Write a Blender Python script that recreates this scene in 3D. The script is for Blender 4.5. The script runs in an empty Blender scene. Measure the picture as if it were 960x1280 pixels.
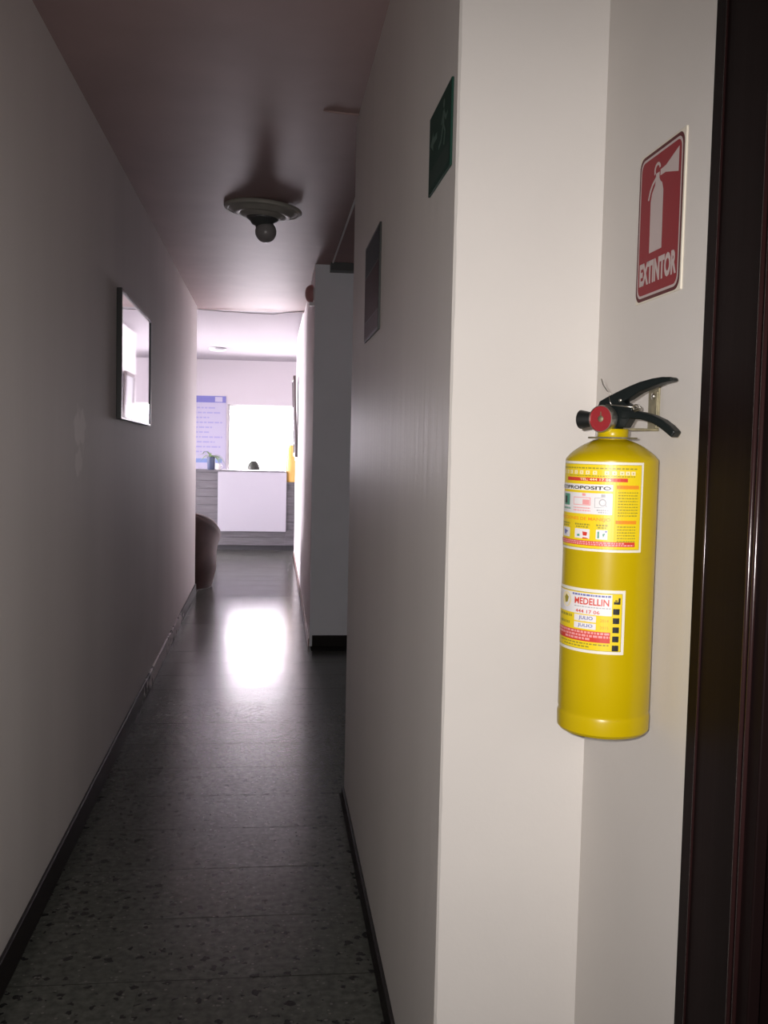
import bpy, math, random
from mathutils import Vector, Matrix
random.seed(7)
C = bpy.context.scene.collection
S = bpy.context.scene
PI = math.pi

# ------------------------------------------------------------------ camera
F, YAW, PITCH, ROLL = 1250.0, .1151, .0688, -.0211
fwd = Vector((math.sin(YAW)*math.cos(PITCH), math.cos(YAW)*math.cos(PITCH), -math.sin(PITCH)))
r0 = Vector((math.cos(YAW), -math.sin(YAW), 0)); d0 = fwd.cross(r0)
rt = r0*math.cos(ROLL)+d0*math.sin(ROLL); dn = d0*math.cos(ROLL)-r0*math.sin(ROLL)
cam = bpy.data.cameras.new('camera'); co = bpy.data.objects.new('camera', cam); C.objects.link(co)
m = Matrix((rt, -dn, -fwd)).transposed().to_4x4(); m.translation = Vector((0, 0, 1.35)); co.matrix_world = m
cam.sensor_fit = 'VERTICAL'; cam.sensor_height = 36.0; cam.lens = F/1280*36.0; cam.clip_start = .02
S.camera = co

# ------------------------------------------------------------------ sky and lamps
S.view_settings.view_transform = 'Standard'; S.view_settings.look = 'None'
S.view_settings.exposure = 0.0; S.view_settings.gamma = 1.0
w = bpy.data.worlds.new('world'); S.world = w; w.use_nodes = True
bg = w.node_tree.nodes['Background']; bg.inputs[0].default_value = (1.0, .87, .97, 1); bg.inputs[1].default_value = 50.0
cy = S.cycles
cy.use_denoising = True; cy.max_bounces = 14; cy.diffuse_bounces = 8; cy.glossy_bounces = 6; cy.transmission_bounces = 6
cy.transparent_max_bounces = 10; cy.caustics_reflective = True; cy.blur_glossy = .6; cy.caustics_refractive = False; cy.sample_clamp_indirect = 6

def portal(name, loc, rot, sx, sy):
    l = bpy.data.lights.new(name, 'AREA'); l.shape = 'RECTANGLE'; l.size = sx; l.size_y = sy; l.cycles.is_portal = True
    o = bpy.data.objects.new(name, l); C.objects.link(o); o.location = loc; o.rotation_euler = rot
portal('sky_portal', (.33, 15.75, 1.32), (PI/2, 0, PI), 1.95, 1.16)
portal('sky_portal', (-4.2, 12.6, .95), (PI/2, 0, -PI/2), 3.4, 1.7)
portal('sky_portal', (-2.4, 8.58, 1.05), (PI/2, 0, 0), 1.0, 1.5)
# the phone's own flash, right beside its lens
fl = bpy.data.lights.new('phone_flash', 'SPOT'); fl.energy = 98; fl.color = (1.0, .94, .91); fl.spot_size = math.radians(96); fl.spot_blend = 1.0; fl.shadow_soft_size = .006
flo = bpy.data.objects.new('phone_flash', fl); C.objects.link(flo)
fm = Matrix((rt, -dn, -fwd)).transposed().to_4x4(); fm.translation = Vector((-.035, 0, 1.37)); flo.matrix_world = fm @ Matrix.Rotation(math.radians(-5), 4, 'X')

# ------------------------------------------------------------------ materials
def mat(name, col, rough=.6, metal=0., spec=.5, var=0., vscale=6., bump=0., bscale=60., stretch=None, coat=0.):
    m = bpy.data.materials.new(name); m.use_nodes = True; nt = m.node_tree; N = nt.nodes; L = nt.links
    b = N['Principled BSDF']; c4 = (*col, 1)
    b.inputs['Base Color'].default_value = c4; b.inputs['Roughness'].default_value = rough
    b.inputs['Metallic'].default_value = metal; b.inputs['Specular IOR Level'].default_value = spec
    b.inputs['Coat Weight'].default_value = coat
    g = N.new('ShaderNodeNewGeometry'); mp = N.new('ShaderNodeMapping'); L.new(g.outputs['Position'], mp.inputs[0])
    if stretch: mp.inputs['Scale'].default_value = stretch
    if var:
        n = N.new('ShaderNodeTexNoise'); n.inputs['Scale'].default_value = vscale; n.inputs['Detail'].default_value = 5
        L.new(mp.outputs[0], n.inputs['Vector'])
        r = N.new('ShaderNodeValToRGB'); r.color_ramp.elements[0].position = .3; r.color_ramp.elements[1].position = .7
        r.color_ramp.elements[0].color = (*[max(0, c*(1-var)) for c in col], 1); r.color_ramp.elements[1].color = (*[min(1, c*(1+var*.6)) for c in col], 1)
        L.new(n.outputs['Fac'], r.inputs[0]); L.new(r.outputs[0], b.inputs['Base Color'])
    if bump:
        n2 = N.new('ShaderNodeTexNoise'); n2.inputs['Scale'].default_value = bscale; n2.inputs['Detail'].default_value = 4
        L.new(mp.outputs[0], n2.inputs['Vector'])
        bp = N.new('ShaderNodeBump'); bp.inputs['Strength'].default_value = bump; bp.inputs['Distance'].default_value = .002
        L.new(n2.outputs['Fac'], bp.inputs['Height']); L.new(bp.outputs[0], b.inputs['Normal'])
    return m

M = {}
M['wall'] = mat('wall_paint', (.74, .71, .685), .5, var=.05, vscale=2.5, bump=.55, bscale=26, stretch=(1, 1, .12))
M['column'] = mat('white_wall_paint', (.72, .69, .655), .6, var=.03, vscale=3, bump=.12, bscale=120)
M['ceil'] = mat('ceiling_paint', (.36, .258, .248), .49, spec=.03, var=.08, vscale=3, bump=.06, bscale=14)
M['room'] = mat('room_paint', (.52, .485, .51), .8, spec=.2, var=.02, vscale=2)
M['room_ceil'] = mat('room_ceiling_paint', (.33, .305, .325), .85, spec=.1)
M['hall'] = mat('hall_paint', (.88, .84, .85), .8, spec=.2, var=.02, vscale=2)
M['panel'] = mat('grey_wall_paint', (.88, .91, .96), .7, var=.05, vscale=2, bump=.1)
M['base'] = mat('dark_skirting', (.018, .015, .014), .6, spec=.15)
M['base_red'] = mat('brown_skirting', (.22, .13, .12), .35)
M['grout'] = mat('grout', (.022, .02, .019), .85, spec=.1)
M['wood'] = mat('dark_varnished_wood', (.008, .004, .004), .55, spec=.06, var=.4, vscale=12, stretch=(1, 1, .06), bump=.15, bscale=50)
M['bead'] = mat('polished_dark_wood', (.022, .009, .009), .2)
M['white'] = mat('white_plastic', (.8, .8, .8), .4)
M['black'] = mat('black_plastic', (.010, .011, .011), .4)
M['blackgloss'] = mat('black_lever_paint', (.006, .009, .009), .4, spec=.25, bump=.1, bscale=300)
M['steel'] = mat('steel', (.55, .53, .48), .35, metal=1.)
M['brass'] = mat('weathered_zinc', (.26, .23, .14), .55, metal=.3, var=.4, vscale=70)
M['yellow'] = mat('yellow_enamel', (.50, .365, .001), .3, spec=.3, bump=.05, bscale=40)
M['holder'] = mat('grey_lamp_holder', (.06, .065, .065), .4)
M['glass'] = None

def terrazzo():
    m = bpy.data.materials.new('terrazzo'); m.use_nodes = True; nt = m.node_tree; N = nt.nodes; L = nt.links; b = N['Principled BSDF']
    g = N.new('ShaderNodeNewGeometry'); oi = N.new('ShaderNodeObjectInfo')
    n = N.new('ShaderNodeTexNoise'); n.inputs['Scale'].default_value = 45; n.inputs['Detail'].default_value = 6; L.new(g.outputs['Position'], n.inputs['Vector'])
    r = N.new('ShaderNodeValToRGB'); e = r.color_ramp.elements; e[0].position = .32; e[0].color = (.052, .056, .048, 1); e[1].position = .72; e[1].color = (.108, .112, .098, 1)
    L.new(n.outputs['Fac'], r.inputs[0])
    # dark marble chips
    dv = N.new('ShaderNodeTexNoise'); dv.inputs['Scale'].default_value = 60; L.new(g.outputs['Position'], dv.inputs['Vector'])
    mx = N.new('ShaderNodeMix'); mx.data_type = 'VECTOR'; mx.inputs['Factor'].default_value = .03
    L.new(g.outputs['Position'], mx.inputs['A']); L.new(dv.outputs['Color'], mx.inputs['B'])
    v = N.new('ShaderNodeTexVoronoi'); v.inputs['Scale'].default_value = 38; v.inputs['Randomness'].default_value = 1.; L.new(mx.outputs['Result'], v.inputs['Vector'])
    sep = N.new('ShaderNodeSeparateColor'); L.new(v.outputs['Color'], sep.inputs[0])
    big = N.new('ShaderNodeMath'); big.operation = 'MULTIPLY'; big.inputs[1].default_value = .62; L.new(sep.outputs[0], big.inputs[0])
    sh = N.new('ShaderNodeMath'); sh.operation = 'SUBTRACT'; sh.inputs[1].default_value = .18; L.new(big.outputs[0], sh.inputs[0])
    lt = N.new('ShaderNodeMath'); lt.operation = 'LESS_THAN'; L.new(v.outputs['Distance'], lt.inputs[0]); L.new(sh.outputs[0], lt.inputs[1])
    c1 = N.new('ShaderNodeMix'); c1.data_type = 'RGBA'; L.new(lt.outputs[0], c1.inputs['Factor']); L.new(r.outputs[0], c1.inputs['A']); c1.inputs['B'].default_value = (.018, .018, .018, 1)
    # small pale chips
    v2 = N.new('ShaderNodeTexVoronoi'); v2.inputs['Scale'].default_value = 75; L.new(g.outputs['Position'], v2.inputs['Vector'])
    s2 = N.new('ShaderNodeSeparateColor'); L.new(v2.outputs['Color'], s2.inputs[0])
    gt = N.new('ShaderNodeMath'); gt.operation = 'GREATER_THAN'; gt.inputs[1].default_value = .87; L.new(s2.outputs[1], gt.inputs[0])
    lt2 = N.new('ShaderNodeMath'); lt2.operation = 'LESS_THAN'; lt2.inputs[1].default_value = .3; L.new(v2.outputs['Distance'], lt2.inputs[0])
    an = N.new('ShaderNodeMath'); an.operation = 'MULTIPLY'; L.new(gt.outputs[0], an.inputs[0]); L.new(lt2.outputs[0], an.inputs[1])
    c2 = N.new('ShaderNodeMix'); c2.data_type = 'RGBA'; L.new(an.outputs[0], c2.inputs['Factor']); L.new(c1.outputs['Result'], c2.inputs['A']); c2.inputs['B'].default_value = (.14, .137, .125, 1)
    # every tile its own shade
    hs = N.new('ShaderNodeHueSaturation'); L.new(c2.outputs['Result'], hs.inputs['Color'])
    mr = N.new('ShaderNodeMapRange'); mr.inputs['To Min'].default_value = .9; mr.inputs['To Max'].default_value = 1.1; L.new(oi.outputs['Random'], mr.inputs['Value']); L.new(mr.outputs[0], hs.inputs['Value'])
    L.new(hs.outputs[0], b.inputs['Base Color'])
    n3 = N.new('ShaderNodeTexNoise'); n3.inputs['Scale'].default_value = 5; n3.inputs['Detail'].default_value = 6; L.new(g.outputs['Position'], n3.inputs['Vector'])
    m3 = N.new('ShaderNodeMapRange'); m3.inputs['To Min'].default_value = .17; m3.inputs['To Max'].default_value = .26; b.inputs['Specular IOR Level'].default_value = .32; L.new(n3.outputs['Fac'], m3.inputs['Value']); L.new(m3.outputs[0], b.inputs['Roughness'])
    bp = N.new('ShaderNodeBump'); bp.inputs['Strength'].default_value = .02; bp.inputs['Distance'].default_value = .002; L.new(n.outputs['Fac'], bp.inputs['Height']); L.new(bp.outputs[0], b.inputs['Normal'])
    return m
M['terrazzo'] = terrazzo()

def thin_glass():
    m = bpy.data.materials.new('window_glass'); m.use_nodes = True; nt = m.node_tree; N = nt.nodes; L = nt.links
    N.remove(N['Principled BSDF']); o = N['Material Output']
    t = N.new('ShaderNodeBsdfTransparent'); t.inputs[0].default_value = (.95, .97, .96, 1); g = N.new('ShaderNodeBsdfGlossy'); g.inputs['Roughness'].default_value = .02
    f = N.new('ShaderNodeFresnel'); f.inputs[0].default_value = 1.45; x = N.new('ShaderNodeMixShader')
    L.new(f.outputs[0], x.inputs[0]); L.new(t.outputs[0], x.inputs[1]); L.new(g.outputs[0], x.inputs[2]); L.new(x.outputs[0], o.inputs[0]); return m
M['glass'] = thin_glass()

def patch(m, spots, col, axis_a='Y', axis_b='Z', noise=30., amt=.5):
    """a patch with an outline of its own: a noisy ellipse at (a, b) of half-size (ra, rb) on a flat wall"""
    nt = m.node_tree; N = nt.nodes; L = nt.links; b = N['Principled BSDF']
    g = N.new('ShaderNodeNewGeometry'); sp = N.new('ShaderNodeSeparateXYZ'); L.new(g.outputs['Position'], sp.inputs[0])
    n = N.new('ShaderNodeTexNoise'); n.inputs['Scale'].default_value = noise; n.inputs['Detail'].default_value = 5; L.new(g.outputs['Position'], n.inputs['Vector'])
    def mth(op, a, bb):
        k = N.new('ShaderNodeMath'); k.operation = op
        for i, s in enumerate((a, bb)):
            if isinstance(s, (int, float)): k.inputs[i].default_value = s
            else: L.new(s, k.inputs[i])
        return k.outputs[0]
    src = b.inputs['Base Color'].links[0].from_socket if b.inputs['Base Color'].links else None
    base = tuple(b.inputs['Base Color'].default_value)
    for (a, bb, ra, rb, al) in spots:
        x = mth('DIVIDE', mth('SUBTRACT', sp.outputs[axis_a], a), ra); y = mth('DIVIDE', mth('SUBTRACT', sp.outputs[axis_b], bb), rb)
        d = mth('ADD', mth('MULTIPLY', x, x), mth('MULTIPLY', y, y))
        d = mth('ADD', d, mth('MULTIPLY', mth('SUBTRACT', n.outputs['Fac'], .5), 4.))
        mr = N.new('ShaderNodeMapRange'); mr.inputs['From Min'].default_value = 1.; mr.inputs['From Max'].default_value = .55
        mr.inputs['To Min'].default_value = 0.; mr.inputs['To Max'].default_value = al; L.new(d, mr.inputs['Value'])
        mx = N.new('ShaderNodeMix'); mx.data_type = 'RGBA'; L.new(mr.outputs[0], mx.inputs['Factor'])
        if src: L.new(src, mx.inputs['A'])
        else: mx.inputs['A'].default_value = base
        mx.inputs['B'].default_value = (*col, 1); src = mx.outputs['Result']
    L.new(src, b.inputs['Base Color'])

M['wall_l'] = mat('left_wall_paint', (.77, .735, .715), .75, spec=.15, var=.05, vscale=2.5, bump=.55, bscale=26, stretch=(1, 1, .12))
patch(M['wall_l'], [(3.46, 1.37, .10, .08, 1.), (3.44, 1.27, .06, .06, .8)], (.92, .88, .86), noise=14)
M['base_l'] = mat('patchy_dark_skirting', (.018, .015, .014), .55, spec=.2)
patch(M['base_l'], [(6.0, .05, .8, .07, .9), (6.95, .05, .5, .06, .7)], (.78, .73, .72), noise=16)  # pale noisy patches blended into the dark board colour

# ------------------------------------------------------------------ mesh helpers
class MB:
    def __init__(s): s.v = []; s.f = []; s.m = []; s.sm = []
    def add(s, vs, fs, mi=0, smooth=False):
        b = len(s.v); s.v += [tuple(v) for v in vs]; s.f += [tuple(i+b for i in f) for f in fs]; s.m += [mi]*len(fs); s.sm += [smooth]*len(fs)
    def box(s, x0, y0, z0, x1, y1, z1, mi=0):
        s.add([(x0,y0,z0),(x1,y0,z0),(x1,y1,z0),(x0,y1,z0),(x0,y0,z1),(x1,y0,z1),(x1,y1,z1),(x0,y1,z1)],
              [(0,3,2,1),(4,5,6,7),(0,1,5,4),(1,2,6,5),(2,3,7,6),(3,0,4,7)], mi); return s
    def prism(s, poly, f, a, b, mi=0):
        """poly of 2-D points; f(p, t) -> 3-D at t=a and t=b"""
        n = len(poly); vs = [f(p, a) for p in poly]+[f(p, b) for p in poly]
        s.add(vs, [tuple(range(n))[::-1], tuple(range(n, 2*n))]+[(i, (i+1) % n, n+(i+1) % n, n+i) for i in range(n)], mi); return s
    def tube(s, pts, r, n=10, mi=0, cap=True):
        pts = [Vector(p) for p in pts]; rs = r if isinstance(r, (list, tuple)) else [r]*len(pts); rings = []
        up = None
        for i, p in enumerate(pts):
            t = (pts[min(i+1, len(pts)-1)]-pts[max(i-1, 0)]).normalized()
            if up is None: up = t.orthogonal().normalized()
            up = (up-t*up.dot(t)).normalized(); q = t.cross(up)
            rings.append([p+(up*math.cos(2*PI*k/n)+q*math.sin(2*PI*k/n))*rs[i] for k in range(n)])
        vs = [v for R in rings for v in R]; fs = []
        for i in range(len(pts)-1):
            for k in range(n): fs.append((i*n+k, i*n+(k+1) % n, (i+1)*n+(k+1) % n, (i+1)*n+k))
        s.add(vs, fs, mi, True)
        if cap:
            b = len(s.v)-len(vs); s.f += [tuple(b+k for k in range(n))[::-1], tuple(b+(len(pts)-1)*n+k for k in range(n))]; s.m += [mi]*2; s.sm += [False]*2
        return s
    def lathe(s, prof, n=40, o=(0, 0, 0), ax=(0, 0, 1), mi=0, smooth=True):
        ax = Vector(ax).normalized(); u = ax.orthogonal().normalized(); q = ax.cross(u); o = Vector(o); vs = []; fs = []
        for (r, z) in prof:
            r = max(r, 1e-5)
            for k in range(n): vs.append(o+ax*z+(u*math.cos(2*PI*k/n)+q*math.sin(2*PI*k/n))*r)
        for i in range(len(prof)-1):
            for k in range(n): fs.append((i*n+k, i*n+(k+1) % n, (i+1)*n+(k+1) % n, (i+1)*n+k))
        s.add(vs, fs, mi, smooth); return s
    def build(s, name, mats, parent=None, bevel=0., loc=None, autosmooth=False):
        me = bpy.data.meshes.new(name); me.from_pydata(s.v, [], s.f); me.update()
        mats = mats if isinstance(mats, (list, tuple)) else [mats]
        for k in mats: me.materials.append(M[k] if isinstance(k, str) else k)
        me.polygons.foreach_set('material_index', s.m); me.polygons.foreach_set('use_smooth', s.sm)
        o = bpy.data.objects.new(name, me); C.objects.link(o)
        if parent is not None: o.parent = parent
        if loc is not None: o.location = loc
        if bevel:
            b = o.modifiers.new('bevel', 'BEVEL'); b.width = bevel; b.segments = 2; b.limit_method = 'ANGLE'
        if autosmooth:
            e = o.modifiers.new('split', 'EDGE_SPLIT'); e.split_angle = math.radians(38)
        return o
def thing(name, label, cat, loc, rot=(0, 0, 0), group=None):
    o = bpy.data.objects.new(name, None); C.objects.link(o); o.location = loc; o.rotation_euler = rot; o.empty_display_size = .05
    return tag(o, label, cat, group)
def tag(o, label, cat, group=None):
    o['label'] = label; o['category'] = cat
    if group: o['group'] = group
    return o
def struct(o): o['kind'] = 'structure'; return o
def text_mesh(s, bold=0.):
    c = bpy.data.curves.new('lettering', 'FONT'); c.body = s; c.size = 1; c.offset = bold; c.resolution_u = 3
    o = bpy.data.objects.new('lettering', c); C.objects.link(o)
    bpy.context.view_layer.update()
    me = bpy.data.meshes.new_from_object(o.evaluated_get(bpy.context.evaluated_depsgraph_get()))
    vs = [(v.co.x, v.co.y) for v in me.vertices]; fs = [tuple(p.vertices) for p in me.polygons]
    bpy.data.objects.remove(o); bpy.data.curves.remove(c); bpy.data.meshes.remove(me)
    x0 = min(v[0] for v in vs); x1 = max(v[0] for v in vs); y0 = min(v[1] for v in vs); y1 = max(v[1] for v in vs)
    return [((x-x0)/(x1-x0), (y-y0)/(y1-y0)) for x, y in vs], fs
def put_text(mb, f, s, a0, b0, a1, b1, mi, bold=0.):
    """fit a word in the box (a0,b0)-(a1,b1) of a flat or curved sheet f(a, b, layer)"""
    vs, fs = text_mesh(s, bold); mb.add([f(a0+(a1-a0)*x, b0+(b1-b0)*y, 2) for x, y in vs], fs, mi)
def put_rect(mb, f, a0, b0, a1, b1, mi, layer=1, n=1):
    vs = []
    for i in range(n+1):
        a = a0+(a1-a0)*i/n; vs += [f(a, b0, layer), f(a, b1, layer)]
    mb.add(vs, [(2*i, 2*i+2, 2*i+3, 2*i+1) for i in range(n)], mi)
def put_poly(mb, f, pts, mi, layer=2): mb.add([f(a, b, layer) for a, b in pts], [tuple(range(len(pts)))], mi)
def put_micro(mb, f, a0, a1, b, h, mi, lo=.02, hi=.06):
    """a row of print too small to read, as short strokes"""
    a = a0; s = 1 if a1 > a0 else -1
    while (a1-a)*s > 0:
        wd = min(random.uniform(lo, hi), (a1-a)*s); put_rect(mb, f, a, b-h/2, a+s*wd, b+h/2, mi, 2); a += s*(wd+lo*.6)

# ------------------------------------------------------------------ the setting
def HX(y): return .277+(y-6.54)*.0050        # the hall wall runs slightly out of square
XL, XR, XS, HC, HR = -.6336, .2938, .5414, 2.489, 2.56
D1, D2, D3 = 1.629, 3.65, 6.54
# floor: slab of grout, terrazzo tiles laid on it
floor = struct(MB().box(-4.3, -1.6, -.12, 2.3, 15.8, -.0010).build('floor', 'grout'))
def tile_mesh(wx, wy):
    b = MB(); c = .0009; h = .0006
    vs = [(0,0,-.003),(wx,0,-.003),(wx,wy,-.003),(0,wy,-.003),(0,0,-h),(wx,0,-h),(wx,wy,-h),(0,wy,-h),(.0001,c,0),(wx-.0001,c,0),(wx-.0001,wy-c,0),(.0001,wy-c,0)]
    b.add(vs, [(0,1,5,4),(1,2,6,5),(2,3,7,6),(3,0,4,7),(4,5,9,8),(5,6,10,9),(6,7,11,10),(7,4,8,11),(8,9,10,11)]); return b
GAP, GAPX = .0034, .0002
cols = [XL+.012, XL+.33, XL+.63, XR-.010]
cache = {}
def tile(x0, x1, y0, y1):
    k = (round(x1-x0, 3), round(y1-y0, 3))
    if k not in cache:
        o = tile_mesh(x1-x0-GAPX, y1-y0-GAP).build('tile', 'terrazzo', floor); cache[k] = o
    else:
        o = bpy.data.objects.new('tile', cache[k].data); C.objects.link(o); o.parent = floor
    o.location = (x0, y0, random.uniform(-.0002, 0)); o.rotation_euler = (random.uniform(-.0011, .0011), 0, 0)
P = .328
ys = [1.80+P*k for k in range(34)]
ys = [y for y in ys if y < 12.35]
for y0, y1 in zip(ys[:-1], ys[1:]):
    for x0, x1 in zip(cols[:-1], cols[1:]): tile(x0, x1, y0, y1)
    if y0 > 3.66 and y1 < 6.55:
        for k in range(2): tile(XR-.010+.32*k, XR-.010+.32*(k+1), y0, y1)
    if y0 > 8.84:
        for k in range(1, 4): tile(XL+.012-.32*k, XL+.012-.32*(k-1), y0, y1)
fld = MB()
def field(x0, x1, y0, y1, p=P):
    x = x0
    while x < x1-.02:
        y = y0
        while y < y1-.02:
            t = tile_mesh(min(p, x1-x)-GAPX, min(p, y1-y)-GAP); fld.add([(a+x, b+y, c) for a, b, c in t.v], t.f); y += p
        x += p
field(XL+.012, XS-.02, -1.5, ys[0]-.2); field(XL+.012, XR-.012, ys[0]-.2, ys[0])
field(-4.0, XL+.012-.96, 8.84, 15.4); field(XL+.012-.96, XR-.012, ys[-1], 15.4); field(XR-.01, 2.0, 11.85, 15.4); field(XR+.63, 1.15, 3.7, 6.5)
ff = fld.build('tile_field', 'terrazzo', floor); ff['kind'] = 'stuff'

struct(MB().box(XL-.15, -1.5, 0, XL, 8.82, HC).box(-4.0, 8.67, 0, -2.9, 8.82, HR).box(-1.9, 8.67, 0, XL-.15, 8.82, HR).box(-2.9, 8.67, 0, -1.9, 8.82, .3).box(-2.9, 8.67, 1.8, -1.9, 8.82, HR).build('wall_left', 'wall_l'))
# near right-hand block: corridor face, white end face, extinguisher face (arris slightly uneven)
nb = MB()
N_ = 60
vs = []
for i in range(N_+1):
    z = HC*i/N_; j = random.uniform(-.0008, .0008) + (random.uniform(-.0015, .003) if z < .75 and random.random() < .4 else 0)
    vs += [(XR, D1+.012, z), (XR, D1+.005+j, z), (XR+.004+j, D1, z), (XR+.014, D1, z)]
nb.add(vs, [(4*i+k, 4*i+k+1, 4*i+k+5, 4*i+k+4) for i in range(N_) for k in range(3)], 1)
def vquad(x0, y0, x1, y1, mi): nb.add([(x0, y0, 0), (x1, y1, 0), (x1, y1, HC), (x0, y0, HC)], [(0, 1, 2, 3)], mi)
vquad(XR, D2, XR, D1+.012, 0); vquad(XR+.014, D1, XS, D1, 1); vquad(XS, D1, XS, 1.19, 1); vquad(XS, 1.19, 1.3, 1.19, 1); vquad(1.3, 1.19, 1.3, D2, 0); vquad(1.3, D2, XR, D2, 0)
struct(nb.build('wall_right', ['wall', 'column']))
# past the door beside the camera, above the door, and behind the camera
struct(MB().box(XS, -1.5, 0, 1.3, .16, HC).box(XS, .16, 2.12, 1.3, 1.19, HC).build('wall_door_side', 'column'))
struct(MB().box(1.3, .1, 0, 1.4, 1.25, HC).build('wall_door_room', 'column'))
struct(MB().box(XL-.15, -1.65, 0, 1.3, -1.5, HC).build('wall_behind', 'column'))
# recess: its back, then the far right-hand block
struct(MB().box(1.15, D2, 0, 1.3, D3, HC).build('wall_recess', 'panel'))
hb = MB().box(.281, D3, 0, 1.3, 11.8, HC+.05)
hb.v = [((HX(y) if x < .5 else x), y, z) for x, y, z in hb.v]; hb.m = [0, 0, 1, 0, 0, 0]
struct(hb.build('wall_hall', ['hall', 'panel'], bevel=.004))
# ceilings
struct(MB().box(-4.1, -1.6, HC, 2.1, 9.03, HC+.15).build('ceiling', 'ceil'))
struct(MB().box(-4.1, 9.03, HR, 2.1, 15.7, HR+.1).build('ceiling_room', 'room_ceil'))
struct(MB().box(.380, 4.6, HC-.010, .388, D3-.12, HC).build('trim_1', 'white'))
struct(MB().box(.372, D3-.1, HC-.05, 1.15, D3, HC).build('trim_2', 'holder'))
struct(MB().tube([(.17, 3.535, HC-.001), (.21, 3.54, HC-.003), (.25, 3.55, HC-.002), (.294, 3.552, HC-.002)], [.002, .005, .004, .005], 8).build('trim_3', 'ceil'))
# reception room
WX0, WX1, WZ0, WZ1 = -.637, 1.3, .74, 1.894
struct(MB().box(-4.1, 15.5, 0, WX0, 15.7, HR).box(WX1, 15.5, 0, 2.1, 15.7, HR).box(WX0, 15.5, 0, WX1, 15.7, WZ0).box(WX0, 15.5, WZ1, WX1, 15.7, HR).build('wall_back', 'room'))
struct(MB().box(2.0, 11.8, 0, 2.15, 15.5, HR).box(1.3, 11.65, 0, 2.15, 11.8, HR).build('wall_room_right', 'room'))
struct(MB().box(-4.15, 8.67, 0, -4.0, 10.9, HR).box(-4.15, 14.3, 0, -4.0, 15.5, HR).box(-4.15, 10.9, 0, -4.0, 14.3, .1).box(-4.15, 10.9, 1.8, -4.0, 14.3, HR).build('wall_room_left', 'room'))
def window(name, P3, a0, a1, z0, z1, mulls):
    w_ = bpy.data.objects.new(name, None); C.objects.link(w_); struct(w_)
    fr = MB(); t = .03
    def bar(A0, Z0, A1, Z1, d0, d1): 
        p, q = P3(A0, d0, Z0), P3(A1, d1, Z1); return MB().box(min(p[0], q[0]), min(p[1], q[1]), Z0, max(p[0], q[0]), max(p[1], q[1]), Z1)
    for A in ((a0, z0, a1, z0+t), (a0, z1-t, a1, z1), (a0, z0+t, a0+t, z1-t), (a1-t, z0+t, a1, z1-t)):
        b = bar(*A, .05, .10); fr.add(b.v, b.f)
    fr.build('window_frame', 'white', w_)
    e = [a0+t]+mulls+[a1-t]
    for mx in mulls: bar(mx-.012, z0+t, mx+.012, z1-t, .05, .09).build('mullion', 'white', w_)
    for p, q in zip(e[:-1], e[1:]):
        u0 = p+(.012 if p in mulls else 0); u1 = q-(.012 if q in mulls else 0)
        bar(u0, z0+t, u1, z1-t, .072, .076).build('pane', 'glass', w_)
    return w_
window('window_1', lambda a, d, z: (a, 15.5+d, z), WX0, WX1, WZ0, WZ1, [.264])
window('window_2', lambda a, d, z: (-4.0-d, a, z), 10.9, 14.3, .1, 1.8, [12.6])
window('added_window', lambda a, d, z: (a, 8.82-d, z), -2.9, -1.9, .3, 1.8, [-2.4])  # unseen window, added to brighten the desk front, back wall and floor
# skirting boards
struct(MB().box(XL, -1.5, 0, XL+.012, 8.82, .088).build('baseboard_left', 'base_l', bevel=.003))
struct(MB().box(XR-.010, D1, 0, XR, D2, .065).build('baseboard_right', 'base', bevel=.002))
struct(MB().box(.295, D3-.012, 0, 1.15, D3, .075).build('baseboard_recess', 'base', bevel=.003))
hbb = MB().box(0, D3, 0, 1, 11.8, .055); hbb.v = [(HX(y)-.008+.008*x, y, z) for x, y, z in hbb.v]
struct(hbb.build('baseboard_hall', 'base_red'))
# door beside the camera
dr = struct(bpy.data.objects.new('door_1', None)); C.objects.link(dr)
ar = MB().box(XS-.014, 1.0, 0, XS, 1.19, 2.2).box(XS-.014, .07, 2.1, XS, 1.0, 2.2).box(XS-.014, .07, 0, XS, .16, 2.1)
ar.build('architrave', 'wood', dr, bevel=.002)
bd = MB()
for y_, r_ in ((1.157, .0018), (1.043, .0032), (1.029, .0032)): bd.tube([(XS-.0145, y_, 0), (XS-.0145, y_, 2.2)], r_, 10)
bd.build('bead', 'bead', dr)
MB().box(XS, .16, 0, XS+.10, .2, 2.12).box(XS, .98, 0, XS+.10, 1.0, 2.1).box(XS, .2, 2.09, XS+.1, .98, 2.12).build('jamb', 'wood', dr)
dl = MB().box(XS+.035, .2, .008, XS+.075, .98, 2.085).build('door_leaf', 'wood', dr, bevel=.002)
for z0, z1 in ((.25, .95), (1.1, 1.9)):
    MB().box(XS+.027, .32, z0, XS+.035, .86, z1).build('door_panel', 'wood', dl, bevel=.006)

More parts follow.
